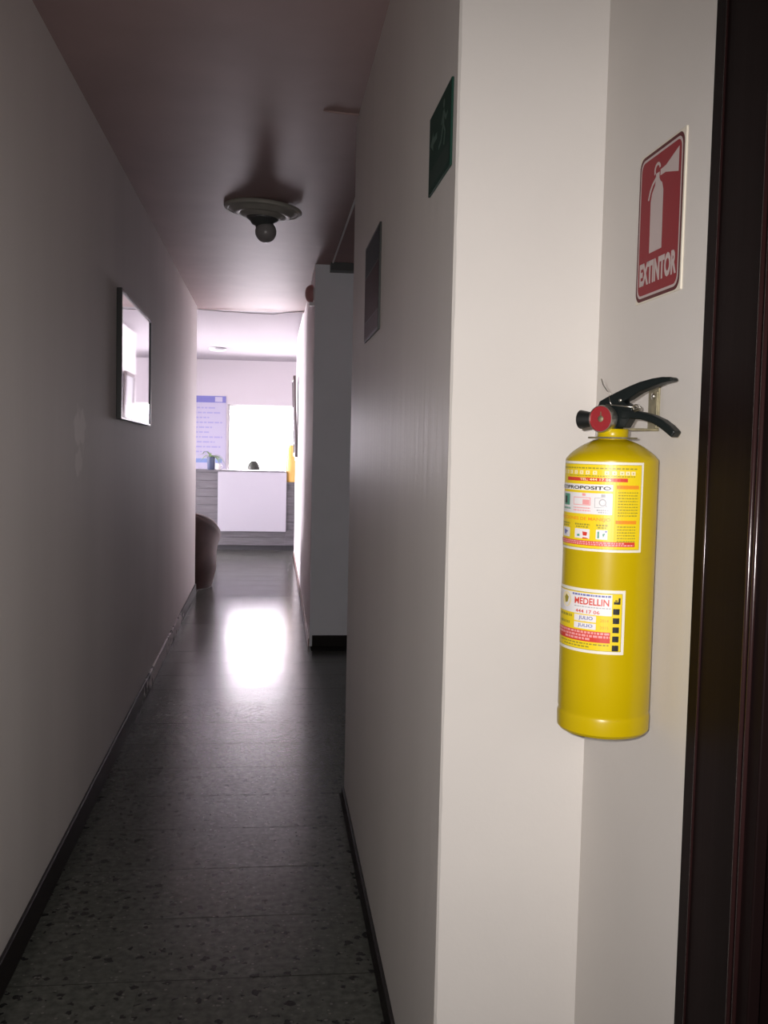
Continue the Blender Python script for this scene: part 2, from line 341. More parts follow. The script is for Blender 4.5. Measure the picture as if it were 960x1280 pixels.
# ------------------------------------------------------------------ fire extinguisher
EX, EY, EZ, ER = .4615, 1.314, .965, .0615
M['lab_white'] = mat('label_white', (.78, .75, .66), .4)
M['p_yellow'] = mat('print_yellow', (.80, .60, .01), .4); M['p_red'] = mat('print_red', (.62, .05, .03), .4)
M['p_orange'] = mat('print_orange', (.80, .28, .02), .4); M['p_black'] = mat('print_black', (.02, .02, .02), .4)
M['p_white'] = mat('print_white', (.78, .76, .76), .4); M['p_green'] = mat('print_green', (.10, .32, .22), .4)
M['p_pink'] = mat('print_pink', (.80, .34, .34), .4); M['p_blue'] = mat('print_blue', (.16, .18, .42), .4); M['p_olive'] = mat('print_olive', (.34, .29, .03), .4)
M['p_grey'] = mat('print_grey', (.42, .42, .44), .4); M['p_cream'] = mat('print_cream', (.85, .74, .45), .4)
PM = ['p_yellow', 'p_red', 'p_orange', 'p_black', 'p_white', 'p_green', 'p_pink', 'p_blue', 'p_olive', 'p_grey', 'p_cream']
YE, RE, OR, BK, WH, GR, PK, BL, OL, GY, CR = range(11)
ext = thing('fire_extinguisher', 'yellow fire extinguisher with black lever hung on the pale wall below the red sign', 'fire extinguisher', (EX, EY, EZ))
H1 = 1.336-EZ
prof = [(0, .012), (.044, .012), (.046, 0), (.0585, 0), (.0618, .004), (.0622, .022), (.0612, .0255), (.0606, .028), (ER, .031)]
prof += [(ER, z) for z in (.08, .15, .22, .29)]+[(ER, H1-.003)]
prof += [(ER-.0004, H1-.001)]
for k in range(1, 10):
    r = ER-.0008-(ER-.0008-.0195)*k/9; prof.append((r, H1+.0275*(1-(r/ER)**2.2)))
prof += [(.0195, H1+.026)]
MB().lathe(prof, 64).build('cylinder_body', 'yellow', ext, autosmooth=True)
MB().lathe([(.0195, H1+.0255), (.0205, H1+.0265), (.0205, H1+.0385), (.0195, H1+.0395), (.0, H1+.0395)], 32).build('neck_collar', 'yellow', ext)
hx = Vector((.643, -.766, 0)); gx = Vector((-.766, -.643, 0))      # lever direction, gauge direction
def hs(s, z, g=0.): return hx*s+gx*g+Vector((0, 0, z-EZ))
MB().lathe([(.0205, H1+.0260), (.0205, H1+.0275), (.0325, H1+.0285), (.033, H1+.0275), (.0325, H1+.0262), (.0205, H1+.0260)], 40).build('hanging_ring', 'brass', ext, autosmooth=True)
vb = MB(); vb.prism([(-.021, 1.3775), (.022, 1.3775), (.031, 1.392), (.033, 1.403), (.016, 1.414), (-.019, 1.409)], lambda p, t: hs(p[0], p[1], t), -.009, .009)
vb.tube([hs(0, 1.36), hs(0, 1.382)], .0135, 20)
vb.build('valve_block', 'blackgloss', ext, bevel=.0012)
def lever(name, pts_top, pts_bot, wd, b=.0022):
    poly = pts_top+pts_bot[::-1]; mb = MB()
    n = len(pts_top)
    for i in range(n-1):
        pass
    vs = []; fs = []
    for i in range(n):
        (s0, z0), (s1, z1) = pts_top[i], pts_bot[i]
        vs += [hs(s0, z0, -wd), hs(s0, z0, wd), hs(s1, z1, wd), hs(s1, z1, -wd)]
    for i in range(n-1):
        for k in range(4): fs.append((4*i+k, 4*i+(k+1) % 4, 4*i+4+(k+1) % 4, 4*i+4+k))
    fs += [(3, 2, 1, 0), tuple(4*(n-1)+k for k in range(4))]
    mb.add(vs, fs); o = mb.build(name, 'blackgloss', ext, bevel=b); return o
lever('discharge_lever', [(-.018, 1.4125), (-.006, 1.4185), (.010, 1.4255), (.026, 1.4320), (.042, 1.4375), (.060, 1.4415), (.074, 1.4430), (.0875, 1.4425)],
      [(-.019, 1.4030), (-.004, 1.4060), (.012, 1.4090), (.026, 1.4150), (.040, 1.4235), (.058, 1.4300), (.073, 1.4350), (.0885, 1.4378)], .0095)
lever('carrying_handle', [(.016, 1.4030), (.030, 1.4010), (.046, 1.3980), (.062, 1.3940), (.076, 1.3880), (.087, 1.3805), (.0955, 1.3725)],
      [(.016, 1.3880), (.030, 1.3890), (.045, 1.3880), (.060, 1.3840), (.072, 1.3780), (.0825, 1.3705), (.0905, 1.3645)], .0095)
def hdir(s, z, g): return hs(s, z, g)
gz = 1.3885
ga = MB().lathe([(0, .010), (.013, .010), (.017, .011), (.0185, .014), (.0185, .024), (.0178, .027), (.0168, .0272), (.0166, .0255)], 36, hs(-.004, gz), gx).build('pressure_gauge', 'steel', ext, autosmooth=True)
M['gauge_red'] = mat('gauge_red', (.27, .016, .022), .25, coat=.3)
MB().lathe([(.0166, .0256), (0, .0256)], 36, hs(-.004, gz), gx).build('gauge_dial', 'gauge_red', ga)
MB().lathe([(.0042, .0258), (.0042, .0264), (.0, .0264)], 20, hs(-.004, gz), gx).prism([(-.0012, -.001), (.0012, -.001), (.0004, .0095), (-.0004, .0095)], lambda p, t: hs(-.004+p[0], gz+p[1], t), .0258, .0263).build('gauge_needle', 'brass', ga)
MB().lathe([(.0085, .018), (.0085, .024), (.0075, .026), (.0105, .038), (.0128, .049), (.0130, .051), (.0110, .051), (.0070, .030)], 28, hs(0, gz), -hx).build('nozzle', 'black', ext, autosmooth=True)
MB().lathe([(.0, .0), (.0024, .0), (.0024, .0012), (.0016, .0018), (0, .0018)], 14, hs(.0150, 1.4135, .0094), gx).build('rivet', 'steel', ext)
ring = [hs(.040+.0055*math.cos(a), 1.4035+.0035*math.sin(a), .010+.002*math.sin(a)) for a in [2*PI*k/16 for k in range(17)]]
MB().tube([hs(-.006, 1.4080, .0105), hs(.020, 1.4058, .0105), hs(.036, 1.4040, .0105)], .0011, 8).tube(ring, .0011, 8).tube([hs(.036, 1.400, .011), hs(.046, 1.4045, .012), hs(.047, 1.402, .012), hs(.038, 1.3985, .011)], .0012, 8).build('safety_pin', 'steel', ext)
MB().tube([hs(.003, 1.4210, .010), hs(-.006, 1.4270, .010), hs(-.013, 1.4350, .008), hs(-.017, 1.4430, .006)], .0007, 6).tube([hs(-.002, 1.4200, .0102), hs(.000, 1.412, .0106), hs(.003, 1.407, .0112)], .0006, 6).build('seal_wire', 'steel', ext)
MB().tube([hs(.016, 1.384, .005), hs(.026, 1.389, .005), hs(.030, 1.392, .004)], .001, 6).build('pin_chain', 'steel', ext)
# labels: a position on the curved sheet is (angle in degrees from the front, height share from the label's top)
c0 = Vector((-EX, -EY, 0)).normalized(); cr = Vector((-c0.y, c0.x, 0))
if cr.x < 0: cr = -cr
def sheet(zt, zb):
    def f(a, b, layer=1):
        th = math.radians(a); r = ER+.0003+.00022*layer; return (c0*math.cos(th)+cr*math.sin(th))*r+Vector((0, 0, zt+(zb-zt)*b-EZ))
    return f
def label_sheet(f, a0, a1):
    mb = MB(); n = int(abs(a1-a0)/4); put_rect(mb, f, a0, 0, a1, 1, 0, 0, n); return mb.build('label', 'lab_white', ext)
# upper label
f1 = sheet(1.3315, 1.2140); L1 = label_sheet(f1, -122, 41.5); p1 = MB()
put_rect(p1, f1, -118, .028, 38.5, .972, OL, .4, 38); put_rect(p1, f1, -117.5, .033, 38.0, .967, YE, .7, 38)
put_micro(p1, f1, -80, 32, .072, .016, OL, 2.0, 5.0)
for a in (-78, -68, -59, -50, -41, -32, -22.5): put_rect(p1, f1, a, .10, a+5.5, .142, CR, 1, 2); put_rect(p1, f1, a+2, .112, a+3.5, .13, YE, 2)
for a in (-8, 1, 10, 17, 24): put_rect(p1, f1, a, .10, a+5.5, .142, CR, 1, 2); put_rect(p1, f1, a+2, .118, a+3.5, .13, OL, 2)
put_micro(p1, f1, -60, 30, .158, .012, OL, 1.5, 4.0)
put_rect(p1, f1, -66, .178, 20, .218, RE, 1, 20); put_text(p1, f1, 'TEL: 444 17 06', -40, .211, 0, .183, CR, .02)
put_rect(p1, f1, -100, .252, 2.5, .322, WH, 1, 26); put_text(p1, f1, 'MULTIPROPOSITO', -96, .312, .5, .272, BK, .03)
put_rect(p1, f1, -100, .35, 2.5, .585, WH, 1, 26)
put_rect(p1, f1, -75, .37, -58, .50, GR, 2, 4); put_rect(p1, f1, -71, .40, -65, .48, BK, 3, 2); put_micro(p1, f1, -76, -56, .535, .02, GR, 1, 3)
put_rect(p1, f1, -50, .40, -24, .49, PK, 2, 6); put_rect(p1, f1, -49, .408, -25, .482, WH, 2.5, 6); put_rect(p1, f1, -35, .425, -25.5, .48, PK, 3, 3); put_text(p1, f1, '2', -32, .472, -28, .433, RE)
put_rect(p1, f1, -36, .355, -31, .385, PK, 2, 2); put_micro(p1, f1, -50, -24, .52, .014, PK, 1, 3); put_micro(p1, f1, -50, -24, .55, .014, PK, 1, 3)
for bx in ((-19, .40, -18.3, .51), (.3, .40, 1, .51), (-19, .40, 1, .405), (-19, .505, 1, .51)): put_rect(p1, f1, *bx, GY, 2, 3)
put_poly(p1, f1, [(-9+4.6*math.cos(a), .452+.042*math.sin(a)) for a in [2*PI*k/16 for k in range(16)]], GY, 2)
put_poly(p1, f1, [(-9+3.2*math.cos(a), .452+.030*math.sin(a)) for a in [2*PI*k/16 for k in range(16)]], WH, 3)
put_poly(p1, f1, [(-8, .46), (-6.4, .455), (-3, .495), (-5, .502)], GY, 3); put_rect(p1, f1, -11, .36, -6, .392, GY, 2, 2)
put_micro(p1, f1, -16, 0, .538, .016, GY, 1, 2.5); put_micro(p1, f1, -14, -1, .562, .014, GY, 1, 2.5)
put_text(p1, f1, 'INSTRUCCIONES DE MANEJO', -96, .668, 1, .622, OR, .02)
for a0, a1 in ((-78, -56), (-46, -24), (-16, -2)):
    put_micro(p1, f1, a0, a1, .705, .02, OL, 1.5, 4); put_micro(p1, f1, a0+2, a1-2, .732, .016, OL, 1.5, 4)
    put_rect(p1, f1, a0, .755, a1, .862, WH, 1, 5)
put_poly(p1, f1, [(-72, .78), (-64, .79), (-60, .80), (-64, .815), (-66, .84), (-70, .83)], BL, 2)
put_poly(p1, f1, [(-34, .785), (-27, .79), (-28, .83), (-33, .83)], RE, 2); put_poly(p1, f1, [(-42, .82), (-38, .815), (-38, .84), (-42, .84)], GR, 2); put_poly(p1, f1, [(-33, .848), (-26, .856), (-26, .865), (-34, .865)], RE, 2)
put_poly(p1, f1, [(-14, .775), (-12, .775), (-12, .85), (-14, .85)], GR, 2); put_poly(p1, f1, [(-8, .80), (-4.5, .79), (-7, .84)], GR, 2); put_poly(p1, f1, [(-5, .762), (-2.5, .765), (-3, .785), (-5, .78)], BL, 2)
put_rect(p1, f1, 7, .255, 35, .295, OR, 1, 7); put_rect(p1, f1, 7, .645, 33, .683, OR, 1, 7)
for k in range(9): put_micro(p1, f1, 9, 34, .335+.032*k, .012, OL, 1.2, 3.5)
for k in range(6): put_micro(p1, f1, 9, 32, .715+.032*k, .012, OL, 1.2, 3.5)
put_rect(p1, f1, -100, .885, 32, .938, RE, 1, 30); put_micro(p1, f1, -98, 18, .900, .016, PK, 1.5, 4); put_micro(p1, f1, -98, 30, .922, .016, PK, 1.5, 4)
p1.build('label_printing', PM, L1)
# lower label
f2 = sheet(1.1640, 1.0790); L2 = label_sheet(f2, -118, 22.5); p2 = MB()
put_rect(p2, f2, -114, .05, 19, .955, OL, .4, 32); put_rect(p2, f2, -113.5, .058, 18.4, .947, YE, .7, 32)
put_rect(p2, f2, -100, .07, 6.5, .40, WH, 1, 26)
put_poly(p2, f2, [(-58+10*math.cos(a), .21+.12*math.sin(a)) for a in [2*PI*k/20 for k in range(20)]], CR, 2)
put_poly(p2, f2, [(-62, .18), (-58, .13), (-53, .17), (-55, .25), (-60, .27)], OL, 3)
put_micro(p2, f2, -46, 5, .10, .03, BL, 1.5, 5); put_text(p2, f2, 'MEDELLIN', -42, .25, 3, .145, RE, .02)
put_micro(p2, f2, -42, 5, .285, .016, GY, 1.5, 4); put_text(p2, f2, '444 17 06', -40, .385, -8, .33, RE, .01)
put_rect(p2, f2, -42, .415, -12, .515, WH, 1, 8); put_rect(p2, f2, -42, .535, -12, .63, WH, 1, 8)
put_text(p2, f2, 'JULIO', -35, .50, -16, .43, BL, .02); put_text(p2, f2, 'JULIO', -36, .615, -16, .55, BL, .02)
put_micro(p2, f2, -74, -46, .45, .04, OL, 2, 6); put_micro(p2, f2, -74, -50, .565, .04, OL, 2, 6)
put_text(p2, f2, '2014', -7, .50, 3, .455, OR); put_text(p2, f2, '2015', -7, .61, 3, .565, OR)
put_rect(p2, f2, -100, .655, 5.5, .825, RE, 1, 26)
for k, (a0, a1) in enumerate(((-96, 5), (-96, 5), (-58, -18))):
    put_micro(p2, f2, a0, a1, .683+.05*k, .034, PK, 2, 6)
put_micro(p2, f2, -70, 4, .86, .022, OL, 2, 5); put_micro(p2, f2, -60, -20, .905, .022, OL, 2, 5)
put_rect(p2, f2, 8.5, .115, 16.5, .215, BK, 1, 2); put_rect(p2, f2, 8.0, .110, 14.0, .175, YE, 2, 2); put_rect(p2, f2, 10, .15, 13, .165, BK, 3, 1)
for k in range(5): put_rect(p2, f2, 8.0, .285+.142*k, 15.8, .375+.142*k, BK, 1, 2)
p2.build('label_printing', PM, L2)
# its bracket on the wall
br = thing('wall_bracket', 'small weathered metal hanger plate screwed to the wall behind the extinguisher lever', 'bracket', (XS, 1.37, 1.39))
MB().box(-.003, -.019, -.012, 0, .019, .048).build('back_plate', 'brass', br, bevel=.001)
MB().box(-.0055, -.019, -.012, -.003, -.012, .04).box(-.052, -.026, -.0155, -.003, -.010, -.0120).build('hanger_arm', 'brass', br, bevel=.001)
MB().lathe([(.0045, 0), (.0045, .002), (0, .003)], 14, (-.003, 0, .034), (-1, 0, 0)).build('screw', 'steel', br)

# ------------------------------------------------------------------ extinguisher sign
M['sign_red'] = mat('sign_red', (.27, .017, .026), .5, spec=.12); M['sign_ink'] = mat('sign_white', (.55, .46, .45), .5, spec=.12); M['sign_dark'] = mat('sign_dark_red', (.10, .012, .015), .5, spec=.12)
M['cream'] = mat('cream_plastic', (.74, .69, .58), .4)
sg = thing('extinguisher_sign', 'red sign with white extinguisher symbol and lettering on wall above the extinguisher', 'sign', (XS, 1.375, 1.668))
SW, SH = .160, .208
MB().box(-.003, -SW/2-.004, -SH/2-.002, 0, SW/2, SH/2+.003).build('sign_plate', 'cream', sg, bevel=.001)
def fs_(a, b, layer=1): return (-.003-.00025*layer, SW/2-SW*a, SH/2-SH*b)
def rrect(f, mb, a0, b0, a1, b1, ra, rb, mi, layer):
    pts = []
    for (cx, cy_, s) in ((a1-ra, b0+rb, -90), (a1-ra, b1-rb, 0), (a0+ra, b1-rb, 90), (a0+ra, b0+rb, 180)):
        for k in range(7):
            t = math.radians(s+15*k); pts.append((cx+ra*math.cos(t), cy_+rb*math.sin(t)))
    put_poly(mb, f, pts, mi, layer)
sp_ = MB()
rrect(fs_, sp_, 0, 0, 1, 1, .10, .077, 2, .5); rrect(fs_, sp_, .03, .023, .97, .977, .09, .07, 1, 1); rrect(fs_, sp_, .052, .040, .948, .960, .08, .062, 0, 1.5)
W_ = 1
put_poly(sp_, fs_, [(.30, .685), (.295, .335), (.32, .285), (.385, .24), (.40, .205), (.48, .205), (.50, .225), (.55, .25), (.58, .30), (.585, .685)], W_)
put_poly(sp_, fs_, [(.40, .205), (.40, .165), (.48, .165), (.48, .205)], W_)
put_poly(sp_, fs_, [(.50, .155), (.62, .150), (.90, .085), (.90, .245), (.62, .195), (.50, .195)], W_)
for a0 in [k for k in range(0, 200, 20)]:
    t0, t1 = math.radians(150+a0), math.radians(150+a0+20)
    put_poly(sp_, fs_, [(.43+.075*math.cos(t0), .145+.052*math.sin(t0)), (.43+.075*math.cos(t1), .145+.052*math.sin(t1)), (.43+.045*math.cos(t1), .145+.032*math.sin(t1)), (.43+.045*math.cos(t0), .145+.032*math.sin(t0))], W_)
put_poly(sp_, fs_, [(.40, .185), (.32, .215), (.265, .255), (.225, .315), (.255, .32), (.29, .27), (.335, .235), (.40, .21)], W_)
put_text(sp_, fs_, 'EXTINTOR', .085, .895, .925, .735, W_, .05)
sp_.build('sign_printing', ['sign_red', 'sign_ink', 'sign_dark'], sg)

# ------------------------------------------------------------------ signs on the corridor face
M['exit_green'] = mat('sign_green', (.010, .042, .030), .5, spec=.15); M['exit_band'] = mat('sign_band', (.028, .055, .045), .5, spec=.15); M['exit_pale'] = mat('sign_pale_green', (.07, .14, .11), .45)
es = thing('exit_sign', 'dark green evacuation sign with running figure near the white wall edge', 'sign', (XR, 1.780, 1.8825))
EW, EH = .227, .143
MB().box(-.004, -EW/2, -EH/2, 0, EW/2, EH/2).build('sign_plate', 'exit_green', es, bevel=.001)
def fe(a, b, layer=1): return (-.004-.00025*layer, EW/2-EW*a, EH/2-EH*b)
ep = MB(); put_rect(ep, fe, .04, .70, .96, .93, 0)
put_poly(ep, fe, [(.70+.035*math.cos(2*PI*k/14), .15+.055*math.sin(2*PI*k/14)) for k in range(14)], 1)
put_poly(ep, fe, [(.66, .22), (.73, .22), (.72, .42), (.64, .42)], 1)
for pts in ([(.66, .24), (.58, .34), (.61, .37), (.68, .29)], [(.72, .24), (.80, .33), (.86, .30), (.87, .34), (.79, .39), (.71, .30)], [(.64, .40), (.58, .52), (.48, .56), (.49, .61), (.61, .57), (.69, .43)], [(.68, .41), (.74, .50), (.70, .64), (.75, .65), (.79, .50), (.72, .40)]): put_poly(ep, fe, pts, 1)
put_poly(ep, fe, [(.40, .34), (.40, .42), (.22, .42), (.22, .50), (.08, .38), (.22, .26), (.22, .34)], 1)
ep.build('sign_printing', ['exit_band', 'exit_pale'], es)
M['maroon'] = mat('board_maroon', (.042, .009, .010), .5, spec=.12); M['teal_dark'] = mat('board_dark_teal', (.007, .015, .018), .5, spec=.12); M['mauve'] = mat('board_mauve', (.10, .065, .075), .5, spec=.12)
rb = thing('notice_board', 'narrow dark maroon notice with dark top band, further along wall than the green sign', 'sign', (XR, 2.932, 1.802))
MB().box(-.006, -.2, -.143, 0, .2, .145).build('notice_plate', 'black', rb, bevel=.001)
def fr_(a, b, layer=1): return (-.006-.0003*layer, .2-.4*a, .145-.288*b)
rp = MB(); put_rect(rp, fr_, .02, .03, .98, .33, 1); put_rect(rp, fr_, .02, .34, .98, .80, 0); put_rect(rp, fr_, .02, .81, .98, .97, 2); rp.build('notice_printing', ['maroon', 'teal_dark', 'mauve'], rb)

# ------------------------------------------------------------------ mirror
M['mirror'] = mat('silvered_glass', (.86, .86, .88), .03, metal=1.)
mi = thing('wall_mirror', 'rectangular dark framed wall mirror on the left wall reflecting the bright room', 'mirror', (XL, 4.78, 1.69), (math.radians(-.8), 0, 0))
MWd, MHt = 1.03, .54
MB().box(0, -MWd/2, -MHt/2, .022, -MWd/2+.018, MHt/2).box(0, MWd/2-.014, -MHt/2, .022, MWd/2, MHt/2).box(0, -MWd/2+.018, MHt/2-.014, .022, MWd/2-.014, MHt/2).box(0, -MWd/2+.018, -MHt/2, .022, MWd/2-.014, -MHt/2+.010).build('mirror_frame', 'black', mi, bevel=.002)
MB().box(.002, -MWd/2+.018, -MHt/2+.010, .017, MWd/2-.014, MHt/2-.014).build('mirror_glass', 'mirror', mi)

# ------------------------------------------------------------------ ceiling lamp
M['old_white'] = mat('yellowed_plaster', (.34, .33, .29), .55, var=.1, vscale=20); M['bulb'] = mat('opal_glass', (.26, .25, .25), .25)
M['holder'] = mat('grey_lamp_holder', (.06, .065, .065), .4)
cl = thing('ceiling_lamp', 'round moulded ceiling rose with a bare unlit globe bulb in the corridor', 'ceiling lamp', (-.046, 5.0, HC-.012), (0, math.radians(4.0), 0))
MB().lathe([(0, .004), (.186, .004), (.190, -.004), (.186, -.014), (.172, -.018), (.166, -.014), (.150, -.018), (.138, -.030), (.120, -.034), (.112, -.031), (.098, -.040), (.085, -.046), (0, -.048)], 48).build('ceiling_rose', 'old_white', cl, autosmooth=True)
MB().lathe([(.078, -.044), (.076, -.052), (.060, -.062), (.050, -.078), (.032, -.086), (.026, -.10), (0, -.10)], 32).build('lamp_holder', 'holder', cl, autosmooth=True)
bp_ = [(.0, -.165)]+[(.052*math.sin(a), -.113-.052*math.cos(a)) for a in [PI*k/14 for k in range(1, 12)]]+[(.022, -.076)]
bu = MB().lathe([(r, z+.003) for r, z in bp_], 32, (.022, 0, 0)).build('bulb', 'bulb', cl)

# ------------------------------------------------------------------ bell at the hall corner
M['bell'] = mat('faded_red_enamel', (.46, .22, .22), .5)
be = thing('alarm_bell', 'small round faded red alarm bell high on the hall corner', 'alarm bell', (HX(6.62), 6.62, 2.31))
MB().lathe([(0, 0), (.040, 0), (.040, .01), (0, .01)], 28, (0, 0, 0), (-1, 0, 0), smooth=False).build('bell_base', 'white', be)
MB().lathe([(.056, .008), (.058, .020), (.054, .036), (.042, .050), (.022, .058), (0, .060)], 32, (0, 0, 0), (-1, 0, 0)).build('gong', 'bell', be)
MB().box(-.03, -.018, -.078, 0, .018, -.05).build('striker_box', 'white', be, bevel=.003)

# ceiling cable where the corridor meets the room
tag(MB().tube([(XL, 8.98, HC-.005), (-.4, 9.02, HC-.012), (-.15, 9.02, HC-.018), (.03, 9.02, HC-.020), (.12, 8.99, HC-.006), (.28, 8.90, HC-.004)], .004, 8).build('ceiling_cable', 'p_grey'), 'thin grey cable sagging along the ceiling edge at the corridor end', 'cable')

# picture leaning off the hall wall
M['pic_frame'] = mat('grey_brown_frame', (.12, .09, .09), .4)
pc = thing('framed_picture', 'dark framed picture hanging edge-on on the bright hall wall beside the window', 'picture', (HX(10.65)-.001, 10.95, 1.18), (0, math.radians(-2.0), 0))
MB().box(-.028, -.33, 0, -.002, -.29, .86).box(-.028, .29, 0, -.002, .33, .86).box(-.028, -.29, 0, -.002, .29, .04).box(-.028, -.29, .82, -.002, .29, .86).build('picture_frame', 'pic_frame', pc, bevel=.003)
MB().box(-.016, -.29, .04, -.004, .29, .82).build('picture_sheet', 'p_grey', pc)

# ------------------------------------------------------------------ armchair
M['leather'] = mat('brown_leather', (.036, .017, .014), .5, spec=.22, var=.25, vscale=9, bump=.25, bscale=45); M['leather_edge'] = mat('leather_piping', (.20, .15, .14), .4)
ac = thing('armchair', 'brown leather tub armchair just past the end of the left wall', 'armchair', (-.85, 9.30, 0), (0, 0, PI/2))
def tub(a, t, inner):
    """a: angle from the back (deg), t: 0 floor .. 1 top rim"""
    top = .69-.20*min(1.15, abs(a)/90)**2; z = .003+(top-.003)*t
    fl_ = .335+.045*min(1, t*3)-.012*t+.047*t**5
    r = fl_-(.085 if inner else 0)
    th = math.radians(180+a); return (r*math.cos(th)*1.0, r*math.sin(th), z)
sh = MB(); na, nt_ = 40, 12
grid = []
for i in range(na+1):
    a = -128+256*i/na; row = [tub(a, k/nt_, False) for k in range(nt_+1)]
    x, y, z = row[-1]; xi, yi, zi = tub(a, 1, True)
    row += [((x*.72+xi*.28), (y*.72+yi*.28), z+.022), ((x*.3+xi*.7), (y*.3+yi*.7), z+.020)]
    row += [tub(a, 1-k/6*.62, True) for k in range(7)]
    grid.append(row)
nr = len(grid[0]); vs = [p for row in grid for p in row]
sh.add(vs, [(i*nr+k, (i+1)*nr+k, (i+1)*nr+k+1, i*nr+k+1) for i in range(na) for k in range(nr-1)]+[], 0, True)
sh.f += [tuple(range(nr)), tuple(na*nr+k for k in range(nr))[::-1]]; sh.m += [0, 0]; sh.sm += [False]*2
sh.build('tub_shell', 'leather', ac)
MB().tube([(p[0], p[1], p[2]+.003) for p in [Vector(grid[i][nt_+1]) for i in range(na+1)]], .007, 8).build('piping', 'leather_edge', ac)
MB().lathe([(0, .10), (.27, .10), (.275, .12), (.275, .32), (0, .33)], 36).build('seat_base', 'leather', ac, autosmooth=True)
MB().lathe([(0, .325), (.26, .325), (.29, .345), (.30, .38), (.29, .415), (.24, .435), (0, .445)], 36).build('seat_cushion', 'leather', ac)
for sx in (-1, 1):
    for sy in (-1, 1): MB().lathe([(0, 0), (.02, 0), (.026, .105), (0, .105)], 14, (sx*.17, sy*.17, 0)).build('leg', 'black', ac)

# ------------------------------------------------------------------ reception desk
M['lam'] = mat('grey_wood_laminate', (.115, .11, .12), .5, var=.3, vscale=5, stretch=(1, 1, 14)); M['lam_dark'] = mat('dark_plinth', (.03, .03, .035), .5)
M['desk_white'] = mat('white_lacquer', (.42, .41, .46), .3)
dk = thing('reception_desk', 'grey wood-look reception desk with a large white front panel', 'desk', (-.65, 12.34, 0))
MB().box(-.95, .03, .06, .85, .07, .955).box(-.95, .07, .06, -.91, .42, .955).box(.81, .07, .06, .85, .42, .955).build('desk_carcass', 'lam', dk)
MB().box(-.93, .045, 0, .85, .065, .06).box(-.95, .07, 0, -.91, .40, .06).box(.81, .07, 0, .85, .40, .06).build('plinth', 'lam_dark', dk)
sc = thing('side_cabinet', 'narrow grey side cabinet at the right end of the desk under the yellow vase', 'cabinet', (-.65, 12.34, 0))
MB().box(.8505, .03, .06, .985, .42, .825).build('cabinet_carcass', 'lam', sc)
MB().box(.8505, .045, 0, .975, .40, .06).build('plinth', 'lam_dark', sc)
nz = 9
for k in range(nz):
    z0 = .06+k*(.955-.06)/nz; z1 = z0+(.955-.06)/nz-.004
    MB().box(-.95, .012+.003*(k % 2), z0, .85, .03, z1).build('plank', 'lam', dk, bevel=.002)
    if z1 < .84: MB().box(.8505, .012+.003*(k % 2), z0, .985, .03, z1).build('plank', 'lam', sc, bevel=.002)
MB().box(-.97, -.005, .955, .85, .45, .978).build('worktop', 'lam', dk, bevel=.003)
MB().box(.8505, .0, .825, 1.0, .42, .846).build('cabinet_top', 'lam', sc, bevel=.003)
MB().box(.032, -.035, .236, .862, -.005, .962).box(.04, -.005, .26, .85, .012, .95).build('front_panel', 'desk_white', dk, bevel=.003)

# plant in a dark vase
M['vase'] = mat('dark_blue_ceramic', (.06, .075, .13), .3); M['leaf'] = mat('pale_green_leaf', (.22, .34, .14), .5); M['amber'] = mat('yellow_ceramic', (.72, .44, .11), .35)
def leaves(mb, n, z0, ln, droop, wd, up=1.):
    for k in range(n):
        a = 2*PI*k/n+random.uniform(-.3, .3); l_ = ln*random.uniform(.75, 1.1); e = random.uniform(.6, 1.2)*up; pts = []
        for i in range(7):
            t = i/6; pts.append(Vector((math.cos(a)*l_*t*.8, math.sin(a)*l_*t*.8, z0+l_*e*t-droop*l_*t*t*1.4)))
        s_ = Vector((-math.sin(a), math.cos(a), 0)); vs = []
        for i, p in enumerate(pts):
            w_ = wd*math.sin(PI*(.08+.9*i/6)); vs += [p+s_*w_, p-Vector((0, 0, w_*.3)), p-s_*w_]
        fs = []
        for i in range(6): fs += [(3*i, 3*i+1, 3*i+4, 3*i+3), (3*i+1, 3*i+2, 3*i+5, 3*i+4)]
        mb.add(vs, fs, 0, True)
pv = thing('potted_plant', 'small leafy plant in a dark blue vase on the grey desk end', 'plant', (-.71, 12.47, .978))
MB().lathe([(0, 0), (.040, 0), (.046, .01), (.050, .15), (.053, .158), (.046, .158), (.042, .02), (0, .02)], 28).build('vase', 'vase', pv, autosmooth=True)
lb = MB(); leaves(lb, 11, .14, .24, .7, .013); lb.build('foliage', 'leaf', pv)
cu = thing('cup', 'small white cup standing on the desk beside the dark vase', 'cup', (-.625, 12.44, .978))
MB().lathe([(0, 0), (.022, 0), (.030, .01), (.036, .075), (.033, .075), (.028, .014), (0, .012)], 24).build('cup_body', 'white', cu, autosmooth=True)
MB().tube([(.032, 0, .06), (.05, 0, .058), (.054, 0, .04), (.046, 0, .024), (.030, 0, .02)], .004, 8).build('handle', 'white', cu)
# yellow vase at the right end
yv = thing('tall_vase', 'tall tapered yellow vase at the right end of the desk', 'vase', (.266, 12.42, .846))
MB().lathe([(0, 0), (.060, 0), (.063, .01), (.062, .08), (.055, .25), (.036, .42), (.028, .455), (.031, .462), (.024, .462), (.028, .40), (0, .38)], 32).build('vase_body', 'amber', yv, autosmooth=True)
lb = MB(); leaves(lb, 6, .44, .10, .6, .008); lb.build('foliage', 'leaf', yv)

